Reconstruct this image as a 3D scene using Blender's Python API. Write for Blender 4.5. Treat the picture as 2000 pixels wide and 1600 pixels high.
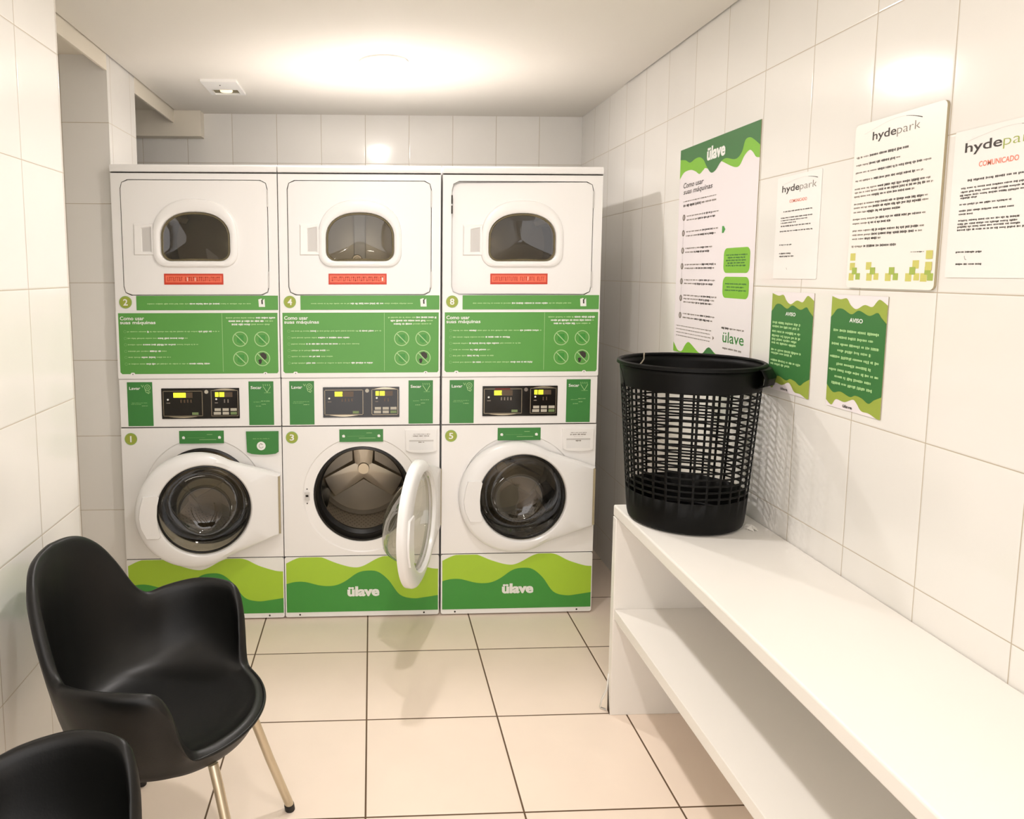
import bpy, bmesh, math, random
from mathutils import Vector, Matrix
random.seed(7)
for o in list(bpy.data.objects): bpy.data.objects.remove(o, do_unlink=True)
SC = bpy.context.scene; COL = SC.collection; D = bpy.data
PI = math.pi

# ------------------------------------------------------------------ camera, world, exposure
cam = D.cameras.new('camera'); camo = D.objects.new('camera', cam); COL.objects.link(camo)
camo.location = (0.025, -2.829, 1.5413)
camo.rotation_euler = (PI/2 - 0.1074, 0.0003, -0.0435)
cam.sensor_width = 36; cam.lens = 36*1422.19/2000
cam.shift_x = (1000-788.03)/2000; cam.shift_y = -(800-685.43)/2000
cam.clip_start = 0.02
SC.camera = camo
wd = D.worlds.new('world'); SC.world = wd; wd.use_nodes = True
wd.node_tree.nodes['Background'].inputs[0].default_value = (1, .952, .93, 1)
wd.node_tree.nodes['Background'].inputs[1].default_value = 2.3
SC.view_settings.view_transform = 'Standard'; SC.view_settings.look = 'None'
SC.view_settings.exposure = 0.2; SC.view_settings.gamma = 1; SC.view_settings.use_curve_mapping = False
LAMP = 820.0            # strength of the round ceiling lamps' diffusers
LAMPCOL = (1.0, 0.952, 0.94)
CEIL = 2.44

# ------------------------------------------------------------------ materials
def lin(c):
    return tuple(((v/255)/12.92 if v/255 <= .04045 else ((v/255+.055)/1.055)**2.4) for v in c)
def mat(name, rgb, rough=.5, metal=0, spec=.5, coat=0, emit=None, es=0, noise=0, nscale=8, bump=0, bscale=60):
    m = D.materials.new(name); m.use_nodes = True; nt = m.node_tree; b = nt.nodes['Principled BSDF']
    c = (*lin(rgb), 1)
    b.inputs['Base Color'].default_value = c; b.inputs['Roughness'].default_value = rough
    b.inputs['Metallic'].default_value = metal; b.inputs['Specular IOR Level'].default_value = spec
    b.inputs['Coat Weight'].default_value = coat
    if emit: b.inputs['Emission Color'].default_value = (*lin(emit), 1); b.inputs['Emission Strength'].default_value = es
    tc = nt.nodes.new('ShaderNodeTexCoord')
    if noise:
        n = nt.nodes.new('ShaderNodeTexNoise'); n.inputs['Scale'].default_value = nscale; n.inputs['Detail'].default_value = 3
        nt.links.new(tc.outputs['Object'], n.inputs['Vector'])
        mx = nt.nodes.new('ShaderNodeMix'); mx.data_type = 'RGBA'
        mx.inputs['A'].default_value = tuple(v*(1-noise) for v in c[:3])+(1,)
        mx.inputs['B'].default_value = tuple(min(1, v*(1+noise)) for v in c[:3])+(1,)
        nt.links.new(n.outputs['Fac'], mx.inputs['Factor']); nt.links.new(mx.outputs['Result'], b.inputs['Base Color'])
    if bump:
        n = nt.nodes.new('ShaderNodeTexNoise'); n.inputs['Scale'].default_value = bscale
        nt.links.new(tc.outputs['Object'], n.inputs['Vector'])
        bp = nt.nodes.new('ShaderNodeBump'); bp.inputs['Strength'].default_value = bump; bp.inputs['Distance'].default_value = .001
        nt.links.new(n.outputs['Fac'], bp.inputs['Height']); nt.links.new(bp.outputs['Normal'], b.inputs['Normal'])
    return m
def glassmat(name, tint, refl=.06, edge=.6, rough=.02):
    """thin clear pane: tinted see-through body plus a mirror layer that grows at grazing angles"""
    m = D.materials.new(name); m.use_nodes = True; nt = m.node_tree; N = nt.nodes; N.clear()
    out = N.new('ShaderNodeOutputMaterial'); tr = N.new('ShaderNodeBsdfTransparent'); gl = N.new('ShaderNodeBsdfGlossy')
    gl.inputs['Roughness'].default_value = rough
    tr.inputs[0].default_value = (*lin(tint), 1)
    lw = N.new('ShaderNodeLayerWeight'); lw.inputs['Blend'].default_value = .35
    mr = N.new('ShaderNodeMapRange'); mr.inputs['To Min'].default_value = refl; mr.inputs['To Max'].default_value = edge
    mx = N.new('ShaderNodeMixShader')
    nt.links.new(lw.outputs['Facing'], mr.inputs['Value']); nt.links.new(mr.outputs[0], mx.inputs[0])
    nt.links.new(tr.outputs[0], mx.inputs[1]); nt.links.new(gl.outputs[0], mx.inputs[2]); nt.links.new(mx.outputs[0], out.inputs[0])
    return m
def tilemat(name, axes, u0, v0, w, h, g, rgb, grout, rough, wav=.25, var=.03, coat=0):
    m = D.materials.new(name); m.use_nodes = True; nt = m.node_tree; N = nt.nodes; L = nt.links; b = N['Principled BSDF']
    geo = N.new('ShaderNodeNewGeometry'); sp = N.new('ShaderNodeSeparateXYZ'); L.new(geo.outputs['Position'], sp.inputs[0])
    def M(op, a, c=None, d=None):
        n = N.new('ShaderNodeMath'); n.operation = op
        for i, x in enumerate((a, c, d)):
            if x is None: continue
            if isinstance(x, (int, float)): n.inputs[i].default_value = x
            else: L.new(x, n.inputs[i])
        return n.outputs[0]
    ds = []; ids = []
    for ax, o, s in ((axes[0], u0, w), (axes[1], v0, h)):
        t = M('DIVIDE', M('SUBTRACT', sp.outputs[ax], o), s)
        f = M('FRACT', t); ids.append(M('FLOOR', t))
        ds.append(M('MULTIPLY', M('MINIMUM', f, M('SUBTRACT', 1.0, f)), s))
    dm = M('MINIMUM', ds[0], ds[1])
    mr = N.new('ShaderNodeMapRange'); mr.interpolation_type = 'SMOOTHSTEP'
    mr.inputs['From Min'].default_value = g*.35; mr.inputs['From Max'].default_value = g*.75
    L.new(dm, mr.inputs['Value'])
    cv = N.new('ShaderNodeCombineXYZ'); L.new(ids[0], cv.inputs[0]); L.new(ids[1], cv.inputs[1])
    wn = N.new('ShaderNodeTexWhiteNoise'); wn.noise_dimensions = '3D'; L.new(cv.outputs[0], wn.inputs['Vector'])
    nz = N.new('ShaderNodeTexNoise'); nz.inputs['Scale'].default_value = 5; nz.inputs['Detail'].default_value = 4; L.new(geo.outputs['Position'], nz.inputs['Vector'])
    c = lin(rgb)
    a1 = M('MULTIPLY', M('SUBTRACT', wn.outputs['Value'], .5), var); a2 = M('MULTIPLY', M('SUBTRACT', nz.outputs['Fac'], .5), var*2)
    k = M('ADD', M('ADD', a1, a2), 1.0)
    vm = N.new('ShaderNodeVectorMath'); vm.operation = 'SCALE'; vm.inputs[0].default_value = c; L.new(k, vm.inputs['Scale'])
    mx = N.new('ShaderNodeMix'); mx.data_type = 'RGBA'; mx.inputs['A'].default_value = (*lin(grout), 1)
    L.new(mr.outputs[0], mx.inputs['Factor']); L.new(vm.outputs[0], mx.inputs['B']); L.new(mx.outputs['Result'], b.inputs['Base Color'])
    rr = M('SUBTRACT', .8, M('MULTIPLY', mr.outputs[0], .8-rough)); L.new(rr, b.inputs['Roughness'])
    b.inputs['Coat Weight'].default_value = coat
    # height: pillowed tile edges, faint waviness of the glaze, each tile a little out of plane
    e = N.new('ShaderNodeMapRange'); e.interpolation_type = 'SMOOTHSTEP'; e.inputs['From Min'].default_value = 0; e.inputs['From Max'].default_value = g*2.2
    L.new(dm, e.inputs['Value'])
    nw = N.new('ShaderNodeTexNoise'); nw.inputs['Scale'].default_value = 7; nw.inputs['Detail'].default_value = 1; L.new(geo.outputs['Position'], nw.inputs['Vector'])
    hh = M('ADD', M('MULTIPLY', e.outputs[0], .6), M('MULTIPLY', nw.outputs['Fac'], wav*4))
    bp = N.new('ShaderNodeBump'); bp.inputs['Strength'].default_value = .6; bp.inputs['Distance'].default_value = .0015
    L.new(hh, bp.inputs['Height']); L.new(bp.outputs['Normal'], b.inputs['Normal'])
    return m

TW, TH = .25304, .33432
WCOL = (235, 232, 226); GCOL = (188, 176, 156)
m_wr = tilemat('glazed_wall_tile_side', (1, 2), -.27924, .82835, TW, TH, .0022, WCOL, GCOL, .12, .25)
m_wl = tilemat('glazed_wall_tile_pillar', (1, 2), -.865, .82835, TW, TH, .0022, WCOL, GCOL, .12, .25)
m_wb = tilemat('glazed_wall_tile_end', (0, 2), -1.01967, .82835, TW, TH, .0024, WCOL, GCOL, .12, .2)
m_fl = tilemat('beige_floor_tile', (0, 1), 0, 0, .455, .455, .0050, (246, 229, 212), (92, 68, 42), .42, .05, .05)
m_ceil = mat('ceiling_plaster', (236, 231, 222), .8, noise=.015, nscale=3, bump=.1, bscale=90)
m_dark = mat('dark_gap', (60, 52, 42), .9)
m_plw = mat('painted_beam', (230, 222, 206), .6, noise=.02)
m_en = mat('white_enamel', (245, 243, 240), .28, noise=.01, nscale=2)
m_pl = mat('white_plastic', (240, 239, 237), .25)
m_plg = mat('grey_white_plastic', (205, 202, 198), .4)
m_seam = mat('black_seam', (40, 34, 28), .8)
m_pg = mat('panel_green', (92, 160, 72), .4, noise=.05, nscale=4)
m_dg = mat('dark_green_print', (62, 132, 62), .4)
m_dg2 = mat('dark_green_vinyl', (66, 150, 60), .38, noise=.03)
m_lime = mat('lime_vinyl', (170, 208, 54), .38, noise=.03)
m_lg = mat('poster_lime', (128, 188, 54), .45)
m_olive = mat('badge_olive', (160, 172, 66), .4)
m_olp = mat('notice_lime', (156, 172, 72), .4)
m_ndg = mat('notice_green', (62, 118, 62), .4)
m_wp = mat('white_print', (242, 242, 236), .45)
m_pale = mat('pale_green_print', (176, 214, 150), .45)
m_pale2 = mat('pale_line_print', (140, 190, 118), .45)
m_paper = mat('poster_paper', (238, 230, 232), .35, noise=.01)
m_a4 = mat('laminated_paper', (242, 239, 234), .18, noise=.008)
m_board = mat('foam_board_face', (244, 238, 230), .3)
m_bedge = mat('foam_board_edge', (170, 158, 128), .7)
m_ink = mat('black_ink', (58, 50, 44), .5)
m_ink2 = mat('grey_ink', (128, 118, 108), .5)
m_red = mat('red_label', (205, 60, 34), .4)
m_sal = mat('salmon_label', (238, 112, 82), .4)
m_ord = mat('orange_print', (236, 128, 100), .5)
m_blk = mat('black_gloss_panel', (28, 24, 20), .15)
m_brnz = mat('panel_trim_line', (150, 138, 118), .3, metal=.6)
m_btn = mat('grey_buttons', (190, 184, 168), .4)
m_btg = mat('green_button', (120, 140, 90), .4)
m_led = mat('lit_display', (225, 230, 60), .3, emit=(228, 235, 40), es=1.3)
m_ledoff = mat('unlit_display', (92, 74, 56), .3)
m_ledr = mat('red_display_window', (110, 38, 26), .3)
m_rub = mat('black_rubber', (20, 19, 18), .35)
m_drum = mat('brushed_drum_steel', (168, 158, 142), .42, metal=.75, noise=.12, nscale=10, bump=.3, bscale=120)
m_drdk = mat('dark_drum_recess', (24, 22, 20), .4, metal=.5)
m_star = mat('drum_spider_steel', (190, 178, 158), .33, metal=.9)
m_dry = mat('dryer_drum_steel', (168, 158, 142), .42, metal=.7, noise=.08, nscale=5)
m_dry2 = mat('pale_dryer_drum', (238, 230, 212), .38, metal=.2, noise=.05)
m_glass = glassmat('window_glass', (236, 232, 222), .06, .5)
m_bowl = glassmat('door_bowl_glass', (226, 226, 216), .08, .75)
m_bowlc = glassmat('door_bowl_glass_smoked', (205, 200, 186), .09, .7)
m_chair = mat('black_moulded_plastic', (12, 12, 11), .40, spec=.4, noise=.05, bump=.12, bscale=220)
m_chr = mat('satin_chair_steel', (206, 194, 170), .28, metal=.9)
m_cap = mat('rubber_foot', (25, 22, 20), .6)
m_bask = mat('black_basket_plastic', (5, 5, 4), .45, spec=.16)
m_bench = mat('white_laminate', (240, 236, 229), .35, noise=.012, nscale=3)
m_bedge2 = mat('laminate_edge_band', (222, 216, 208), .45)
m_core = mat('dark_board_core', (62, 42, 24), .9)
m_thread = mat('grey_thread', (150, 140, 122), .7)
m_tissue = mat('white_tissue', (238, 234, 226), .8)
m_lampw = mat('lamp_trim_white', (244, 242, 238), .4)
m_disc = mat('lamp_disc', (255, 250, 240), .5, emit=(255, 246, 232), es=14.0)
def lampmat(k):
    m = mat('lamp_diffuser', (255, 250, 240), .5); b = m.node_tree.nodes['Principled BSDF']
    b.inputs['Emission Color'].default_value = (*LAMPCOL, 1); b.inputs['Emission Strength'].default_value = LAMP*k
    return m
m_spote = mat('spot_bulb', (255, 244, 214), .4, emit=(255, 236, 190), es=.9)
m_spotd = mat('spot_recess', (118, 108, 80), .5)

# ------------------------------------------------------------------ mesh helpers
class MB:
    def __init__(s): s.v = []; s.f = []; s.m = []
    def add(s, vs, fs, k=0):
        o = len(s.v); s.v += [tuple(v) for v in vs]
        for f in fs: s.f.append(tuple(i+o for i in f)); s.m.append(k)
    def box(s, x0, x1, y0, y1, z0, z1, k=0):
        s.add([(x, y, z) for x in (x0, x1) for y in (y0, y1) for z in (z0, z1)],
              [(0, 1, 3, 2), (4, 6, 7, 5), (0, 4, 5, 1), (2, 3, 7, 6), (0, 2, 6, 4), (1, 5, 7, 3)], k)
    def loops(s, Ls, k=0, closed=True, cap0=False, cap1=False, ks=None):
        n = len(Ls[0]); vs = [v for L in Ls for v in L]; o = len(s.v); s.v += [tuple(v) for v in vs]
        for i in range(len(Ls)-1):
            for j in range(n if closed else n-1):
                a = o+i*n+j; b = o+i*n+(j+1) % n
                s.f.append((a, b, b+n, a+n)); s.m.append(ks[i] if ks else k)
        if cap0: s.f.append(tuple(o+j for j in range(n))[::-1]); s.m.append(ks[0] if ks else k)
        if cap1: s.f.append(tuple(o+(len(Ls)-1)*n+j for j in range(n))); s.m.append(ks[-1] if ks else k)
    def tube(s, pts, r, n=10, k=0, cap=True):
        pts = [Vector(p) for p in pts]; Ls = []; up = None
        for i, p in enumerate(pts):
            t = (pts[min(i+1, len(pts)-1)]-pts[max(i-1, 0)]).normalized()
            if up is None: up = t.orthogonal().normalized()
            else: up = (up - t*up.dot(t)).normalized()
            w = t.cross(up); rr = r[i] if isinstance(r, (list, tuple)) else r
            Ls.append([p+(up*math.cos(2*PI*j/n)+w*math.sin(2*PI*j/n))*rr for j in range(n)])
        s.loops(Ls, k, cap0=cap, cap1=cap)
    def cyl(s, c, axis, r0, r1, L, n=32, k=0):
        c = Vector(c); a = Vector(axis).normalized(); s.tube([c, c+a*L*.5, c+a*L], [r0, (r0+r1)/2, r1], n, k)
    def build(s, name, mats, parent=None, smooth=35, bevel=0, seg=2, sub=0, solid=0, recalc=True):
        me = D.meshes.new(name); me.from_pydata(s.v, [], s.f)
        if not isinstance(mats, (list, tuple)): mats = [mats]
        for m in mats: me.materials.append(m)
        me.polygons.foreach_set('material_index', s.m)
        if recalc:
            bm = bmesh.new(); bm.from_mesh(me); bmesh.ops.remove_doubles(bm, verts=bm.verts, dist=1e-6)
            bmesh.ops.recalc_face_normals(bm, faces=bm.faces); bm.to_mesh(me); bm.free()
        if smooth:
            me.polygons.foreach_set('use_smooth', [True]*len(me.polygons)); me.set_sharp_from_angle(angle=math.radians(smooth))
        me.update()
        o = D.objects.new(name, me); COL.objects.link(o)
        if parent: o.parent = parent
        if solid: q = o.modifiers.new('solid', 'SOLIDIFY'); q.thickness = solid; q.offset = 0
        if bevel: q = o.modifiers.new('bevel', 'BEVEL'); q.width = bevel; q.segments = seg; q.limit_method = 'ANGLE'; q.angle_limit = math.radians(50)
        if sub: q = o.modifiers.new('sub', 'SUBSURF'); q.levels = sub; q.render_levels = sub
        return o
def thing(name, loc, label, cat, group=None, rz=0):
    o = D.objects.new(name, None); COL.objects.link(o); o.location = loc; o.rotation_euler = (0, 0, rz)
    o.empty_display_size = .1; tag(o, label, cat, group); return o
def tag(o, label, cat, group=None):
    o['label'] = label; o['category'] = cat
    if group: o['group'] = group
    return o
def struct(name, mb, mats, **k):
    o = mb.build(name, mats, **k); o['kind'] = 'structure'; return o
def lab(o, t): o['label'] = t; return o

_tc = {}
def text2d(s, off=0, shear=0, res=3):
    key = (s, off, shear)
    if key not in _tc:
        cu = D.curves.new('t', 'FONT'); cu.body = s; cu.offset = off; cu.shear = shear; cu.resolution_u = res
        ob = D.objects.new('t', cu); COL.objects.link(ob)
        dg = bpy.context.evaluated_depsgraph_get(); me = D.meshes.new_from_object(ob.evaluated_get(dg))
        vs = [(v.co.x, v.co.y) for v in me.vertices]; fs = [tuple(p.vertices) for p in me.polygons]
        D.objects.remove(ob); D.curves.remove(cu); D.meshes.remove(me)
        x0 = min(v[0] for v in vs); x1 = max(v[0] for v in vs); y0 = min(v[1] for v in vs); y1 = max(v[1] for v in vs)
        _tc[key] = ([((x-x0)/(x1-x0), (y-y0)/(y1-y0)) for x, y in vs], fs)
    return _tc[key]
class Print:
    """flat print on a plane: origin is the top left corner, u to the right, v downwards, metres"""
    def __init__(s, org, U, V, N): s.o, s.U, s.V, s.N = map(Vector, (org, U, V, N)); s.mb = MB(); s.mats = []
    def k(s, m):
        if m not in s.mats: s.mats.append(m)
        return s.mats.index(m)
    def p(s, u, v, d): return s.o+s.U*u+s.V*v+s.N*d
    def base(s, w, h, t, m, r=0, u0=0, v0=0, edge=None):
        pts = rrect(u0, v0, u0+w, v0+h, r)
        s.mb.loops([[s.p(u, v, 0) for u, v in pts], [s.p(u, v, t) for u, v in pts]], s.k(edge or m)); 
        s.mb.add([s.p(u, v, t) for u, v in pts], [tuple(range(len(pts)))], s.k(m)); s.t = t
    def poly(s, pts, m, l=1): s.mb.add([s.p(u, v, s.t+l*.00035) for u, v in pts], [tuple(range(len(pts)))], s.k(m))
    def band(s, top, bot, m, l=1):
        """region between two curves sampled at the same u"""
        n = len(top); s.mb.add([s.p(u, v, s.t+l*.00035) for u, v in top+bot], [(i, i+1, n+i+1, n+i) for i in range(n-1)], s.k(m))
    def rect(s, u0, v0, u1, v1, m, l=1): s.poly([(u0, v0), (u1, v0), (u1, v1), (u0, v1)], m, l)
    def disc(s, u, v, r, m, l=1, n=28): s.poly([(u+r*math.cos(2*PI*i/n), v+r*math.sin(2*PI*i/n)) for i in range(n)], m, l)
    def ring(s, u, v, r, w, m, l=1, n=32, a0=0, a1=2*PI):
        f = lambda q: [(u+q*math.cos(a0+(a1-a0)*i/n), v+q*math.sin(a0+(a1-a0)*i/n)) for i in range(n+1)]
        s.band(f(r), f(r-w), m, l)
    def line(s, pts, w, m, l=1):
        for (a, b), (c, d) in zip(pts, pts[1:]):
            L = math.hypot(c-a, d-b) or 1; nx, ny = -(d-b)/L*w/2, (c-a)/L*w/2
            s.poly([(a+nx, b+ny), (c+nx, d+ny), (c-nx, d-ny), (a-nx, b-ny)], m, l)
    def text(s, t, u0, v0, u1, v1, m, l=2, off=0, shear=0, bold=0):
        if bold:
            e = (u1-u0)*.012
            for i, (du, dv) in enumerate(((-e, 0), (e, 0), (0, e*.6))): s.text(t, u0+e+du, v0+dv, u1-e+du, v1+dv, m, l+i, off, shear)
            return
        vs, fs = text2d(t, off, shear)
        s.mb.add([s.p(u0+x*(u1-u0), v1+y*(v0-v1), s.t+l*.00035) for x, y in vs], fs, s.k(m))
    def words(s, u0, u1, v, h, m, l=1, bold=(), m2=None, cw=None):
        """a line of print too small to read: runs of tiny strokes grouped like words"""
        h *= 1.22; cw = cw or h*.62; u = u0; i = 0
        while u < u1-cw:
            n = random.choice((2, 3, 4, 5, 6, 7, 8)); e = min(u+n*cw, u1); fr = (u-u0)/(u1-u0)
            b = any(a <= fr < c for a, c in bold); mm = m if b or not m2 else m2; q = h if b else h*.72
            x = u
            while x < e-.2*cw:
                ww = cw*random.uniform(.62, .86); hh = q*random.choice((.7, .8, 1.0)); 
                s.rect(x, v-hh/2, min(x+ww, e), v+hh/2 if random.random() < .85 else v+q*.7, mm, l); x += cw
            u = e+cw*.9
    def build(s, name, parent=None): return s.mb.build(name, s.mats, parent, smooth=0, recalc=False)
def rrect(x0, y0, x1, y1, r, n=6):
    if r <= 0: return [(x0, y0), (x1, y0), (x1, y1), (x0, y1)]
    P = []
    for cx, cy, a in ((x1-r, y0+r, -PI/2), (x1-r, y1-r, 0), (x0+r, y1-r, PI/2), (x0+r, y0+r, PI)):
        P += [(cx+r*math.cos(a+PI/2*i/n), cy+r*math.sin(a+PI/2*i/n)) for i in range(n+1)]
    return P
def smooth_curve(pts, n=8):
    out = []
    for i in range(len(pts)-1):
        p0 = pts[max(i-1, 0)]; p1 = pts[i]; p2 = pts[i+1]; p3 = pts[min(i+2, len(pts)-1)]
        for j in range(n):
            t = j/n
            out.append(tuple(.5*((2*p1[k])+(-p0[k]+p2[k])*t+(2*p0[k]-5*p1[k]+4*p2[k]-p3[k])*t*t+(-p0[k]+3*p1[k]-3*p2[k]+p3[k])*t**3) for k in (0, 1)))
    return out+[tuple(pts[-1])]
def cast(poly, c, N, ph=0):
    """points of a star-shaped outline seen from c at N even angles"""
    out = []
    for i in range(N):
        a = 2*PI*i/N+ph; dx, dy = math.cos(a), math.sin(a); best = None
        for (x0, y0), (x1, y1) in zip(poly, poly[1:]+poly[:1]):
            ex, ey = x1-x0, y1-y0; den = dx*ey-dy*ex
            if abs(den) < 1e-12: continue
            t = ((x0-c[0])*ey-(y0-c[1])*ex)/den; u = ((x0-c[0])*dy-(y0-c[1])*dx)/den
            if t > 0 and -1e-9 <= u <= 1+1e-9 and (best is None or t > best): best = t
        out.append((c[0]+dx*best, c[1]+dy*best))
    return out
def circ(c, r, N): return [(c[0]+r*math.cos(2*PI*i/N), c[1]+r*math.sin(2*PI*i/N)) for i in range(N)]
def inset(L, c, d): 
    out = []
    for x, y in L:
        r = math.hypot(x-c[0], y-c[1]); out.append((x-(x-c[0])/r*d, y-(y-c[1])/r*d))
    return out
def at(L, y): return [(x, y, z) for x, z in L]
def rect_corner_snap(L, x0, z0, x1, z1):
    for cx in (x0, x1):
        for cz in (z0, z1):
            i = min(range(len(L)), key=lambda i: (L[i][0]-cx)**2+(L[i][1]-cz)**2); L[i] = (cx, cz)
    return L

# ------------------------------------------------------------------ room
XR, YB, XP, YP, XC, YC0, YC1, YF, XO = 1.255, 1.48, -.877, -.607, -1.073, .36, .72, -3.7, -1.75
m = MB(); m.box(XO-.1, XR+.1, YF-.1, YB+.1, -.1, 0); struct('floor', m, m_fl, smooth=0)
m = MB(); m.box(XR, XR+.1, YF-.1, YB+.1, 0, 2.6); struct('wall_right', m, m_wr, smooth=0)
m = MB(); m.box(XO, XR, YB, YB+.1, 0, 2.6); struct('wall_back', m, m_wb, smooth=0)
# unseen front wall, its wide opening added to let world light in as fill
m = MB(); m.box(XO, -.80, YF-.1, YF, 0, 2.6); m.box(1.15, XR, YF-.1, YF, 0, 2.6); m.box(-.80, 1.15, YF-.1, YF, 2.25, 2.6); struct('wall_front', m, m_wb, smooth=0)
m = MB(); m.box(XO, XP, YF, YP, 0, CEIL+.06); struct('wall_left', m, m_wl, smooth=0)
m = MB(); m.box(XO-.1, XO, YF, YB, 0, 2.6); struct('wall_recess', m, m_wl, smooth=0)
cm = tilemat('glazed_wall_tile_column', (0, 2), -1.52, .82835, TW, TH, .0024, WCOL, GCOL, .14, .2)
m = MB(); m.box(XO, XC, YC0, YC1, 0, CEIL+.06); o = struct('wall_column', m, [cm, m_wl], smooth=0)
for p in o.data.polygons:
    if abs(p.normal.x) > .5: p.material_index = 1
m = MB(); m.box(XC-.010, XC, YP, YC0, 2.378, CEIL+.06); m.box(XC-.010, XC, YC1, YB, 2.372, CEIL+.06); struct('trim_1', m, m_plw, smooth=0)
m = MB(); m.box(XO, -.925, 1.40, YB, 2.30, CEIL+.03); struct('trim_2', m, m_plw, smooth=0)
# suspended plaster ceiling: its edges stop a little short of the tiles on the left and on the near right
m = MB(); m.box(XC+.008, XR-.009, YF, .755, CEIL, CEIL+.03); m.box(XC+.008, XR, .755, 1.397, CEIL, CEIL+.03); m.box(-.925, XR, 1.397, YB, CEIL, CEIL+.03)
struct('ceiling', m, m_ceil, smooth=0)
m = MB(); m.box(XO, XR, YF, YB, CEIL+.07, CEIL+.12); struct('ceiling_void', m, m_dark, smooth=0)
m = MB(); m.box(XO, XC-.02, YP, YB, CEIL+.0, CEIL+.05); struct('ceiling_recess', m, m_plw, smooth=0)

# ------------------------------------------------------------------ ceiling lamps
def round_lamp(x, y, k, label):
    t = thing('ceiling_lamp', (x, y, CEIL), label, 'ceiling light', 'round ceiling lamps')
    m = MB(); N = 48
    def c(r, z): return [(r*math.cos(2*PI*i/N), r*math.sin(2*PI*i/N), z) for i in range(N)]
    m.loops([c(.106, 0), c(.106, -.006), c(.101, -.009), c(.099, -.006)], 0, cap0=True); m.build('lamp_trim', m_lampw, t)
    m = MB(); m.loops([c(.098, -.004), c(.096, -.014), c(.086, -.022), c(.060, -.029), c(.03, -.032), c(.004, -.033)], 0, cap1=True); m.build('diffuser', m_disc, t)
    m = MB(); m.loops([c(.036, -.028), c(.036, -.037)], 1); m.loops([c(.036, -.037), c(.034, -.0385), c(.001, -.0387)], 0, cap1=True); m.build('bulb', [lampmat(k), m_lampw], t)
    return t
round_lamp(.082, .41, 1.1, 'round white ceiling lamp glowing above the dryers')
round_lamp(.117, -.75, .92, 'round white ceiling lamp glowing over the middle of the room')
round_lamp(.12, -1.95, .42, 'round white ceiling lamp glowing over the near end of the bench')
round_lamp(.12, -3.15, .55, 'added unseen round ceiling lamp for frontal fill near the front wall, farthest from the machines')  # extra lamp out of view, added to brighten the machine fronts
t = thing('spotlight', (-.692, .85, CEIL), 'small square white spotlight with dark recess at the ceiling corner', 'spotlight')
m = MB(); s1 = [(-.080, -.125), (.088, -.125), (.088, .135), (-.080, .135)]; s2 = [(-.060, .030), (.066, .030), (.066, .128), (-.060, .128)]
A = [(x, y, 0) for x, y in s1]; B = [(x, y, -.012) for x, y in s1]; C2 = [(x, y, -.012) for x, y in s2]; E2 = [(x, y, -.002) for x, y in s2]
m.loops([A, B, C2, E2], 0, cap0=True); m.build('frame', m_lampw, t, smooth=0)
m = MB(); m.box(-.060, .066, .03, .128, -.003, -.001); m.build('recess', m_spotd, t, smooth=0)
m = MB(); m.cyl((.003, .078, -.003), (0, 0, -1), .031, .029, .006, 28); m.build('bulb', m_spote, t)
m = MB(); m.cyl((0, -.06, -.012), (0, 0, -1), .0035, .003, .002, 12); m.build('screw', m_seam, t)

# ------------------------------------------------------------------ machines
W = .686; DEP = .70
FR = (1, 0, 0), (0, 0, -1), (0, -1, 0)      # print frame on a machine front
def fp(u, zt, y=-.0005): return Print((u, y, zt), *FR)
LOGO = dict(off=.028, bold=1)
def badge(num, u, z, parent, r=.0265):
    P = fp(u, z); P.base(0, 0, .0004, m_olive) if False else None
    P.t = 0; pts = circ((0, 0), r, 32)
    P.mb.loops([[P.p(a, b, 0) for a, b in pts], [P.p(a, b, .0012) for a, b in pts]], P.k(m_olive)); P.t = .0012
    P.disc(0, 0, r, m_olive, 0); P.ring(0, 0, r*.98, r*.07, m_pale2, 1)
    w = {'1': .12}.get(num, .36); P.text(num, -r*w, -r*.52, r*w, r*.52, m_wp, 2, off=.02)
    return lab(P.build('number_badge', parent), 'round olive badge with the number '+num)
def notch_screws(parent, zs, us):
    for u in us:
        m = MB(); m.cyl((u, 0, zs), (0, -1, 0), .0042, .0035, .0015, 12); m.build('screw', m_seam, parent)

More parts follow.
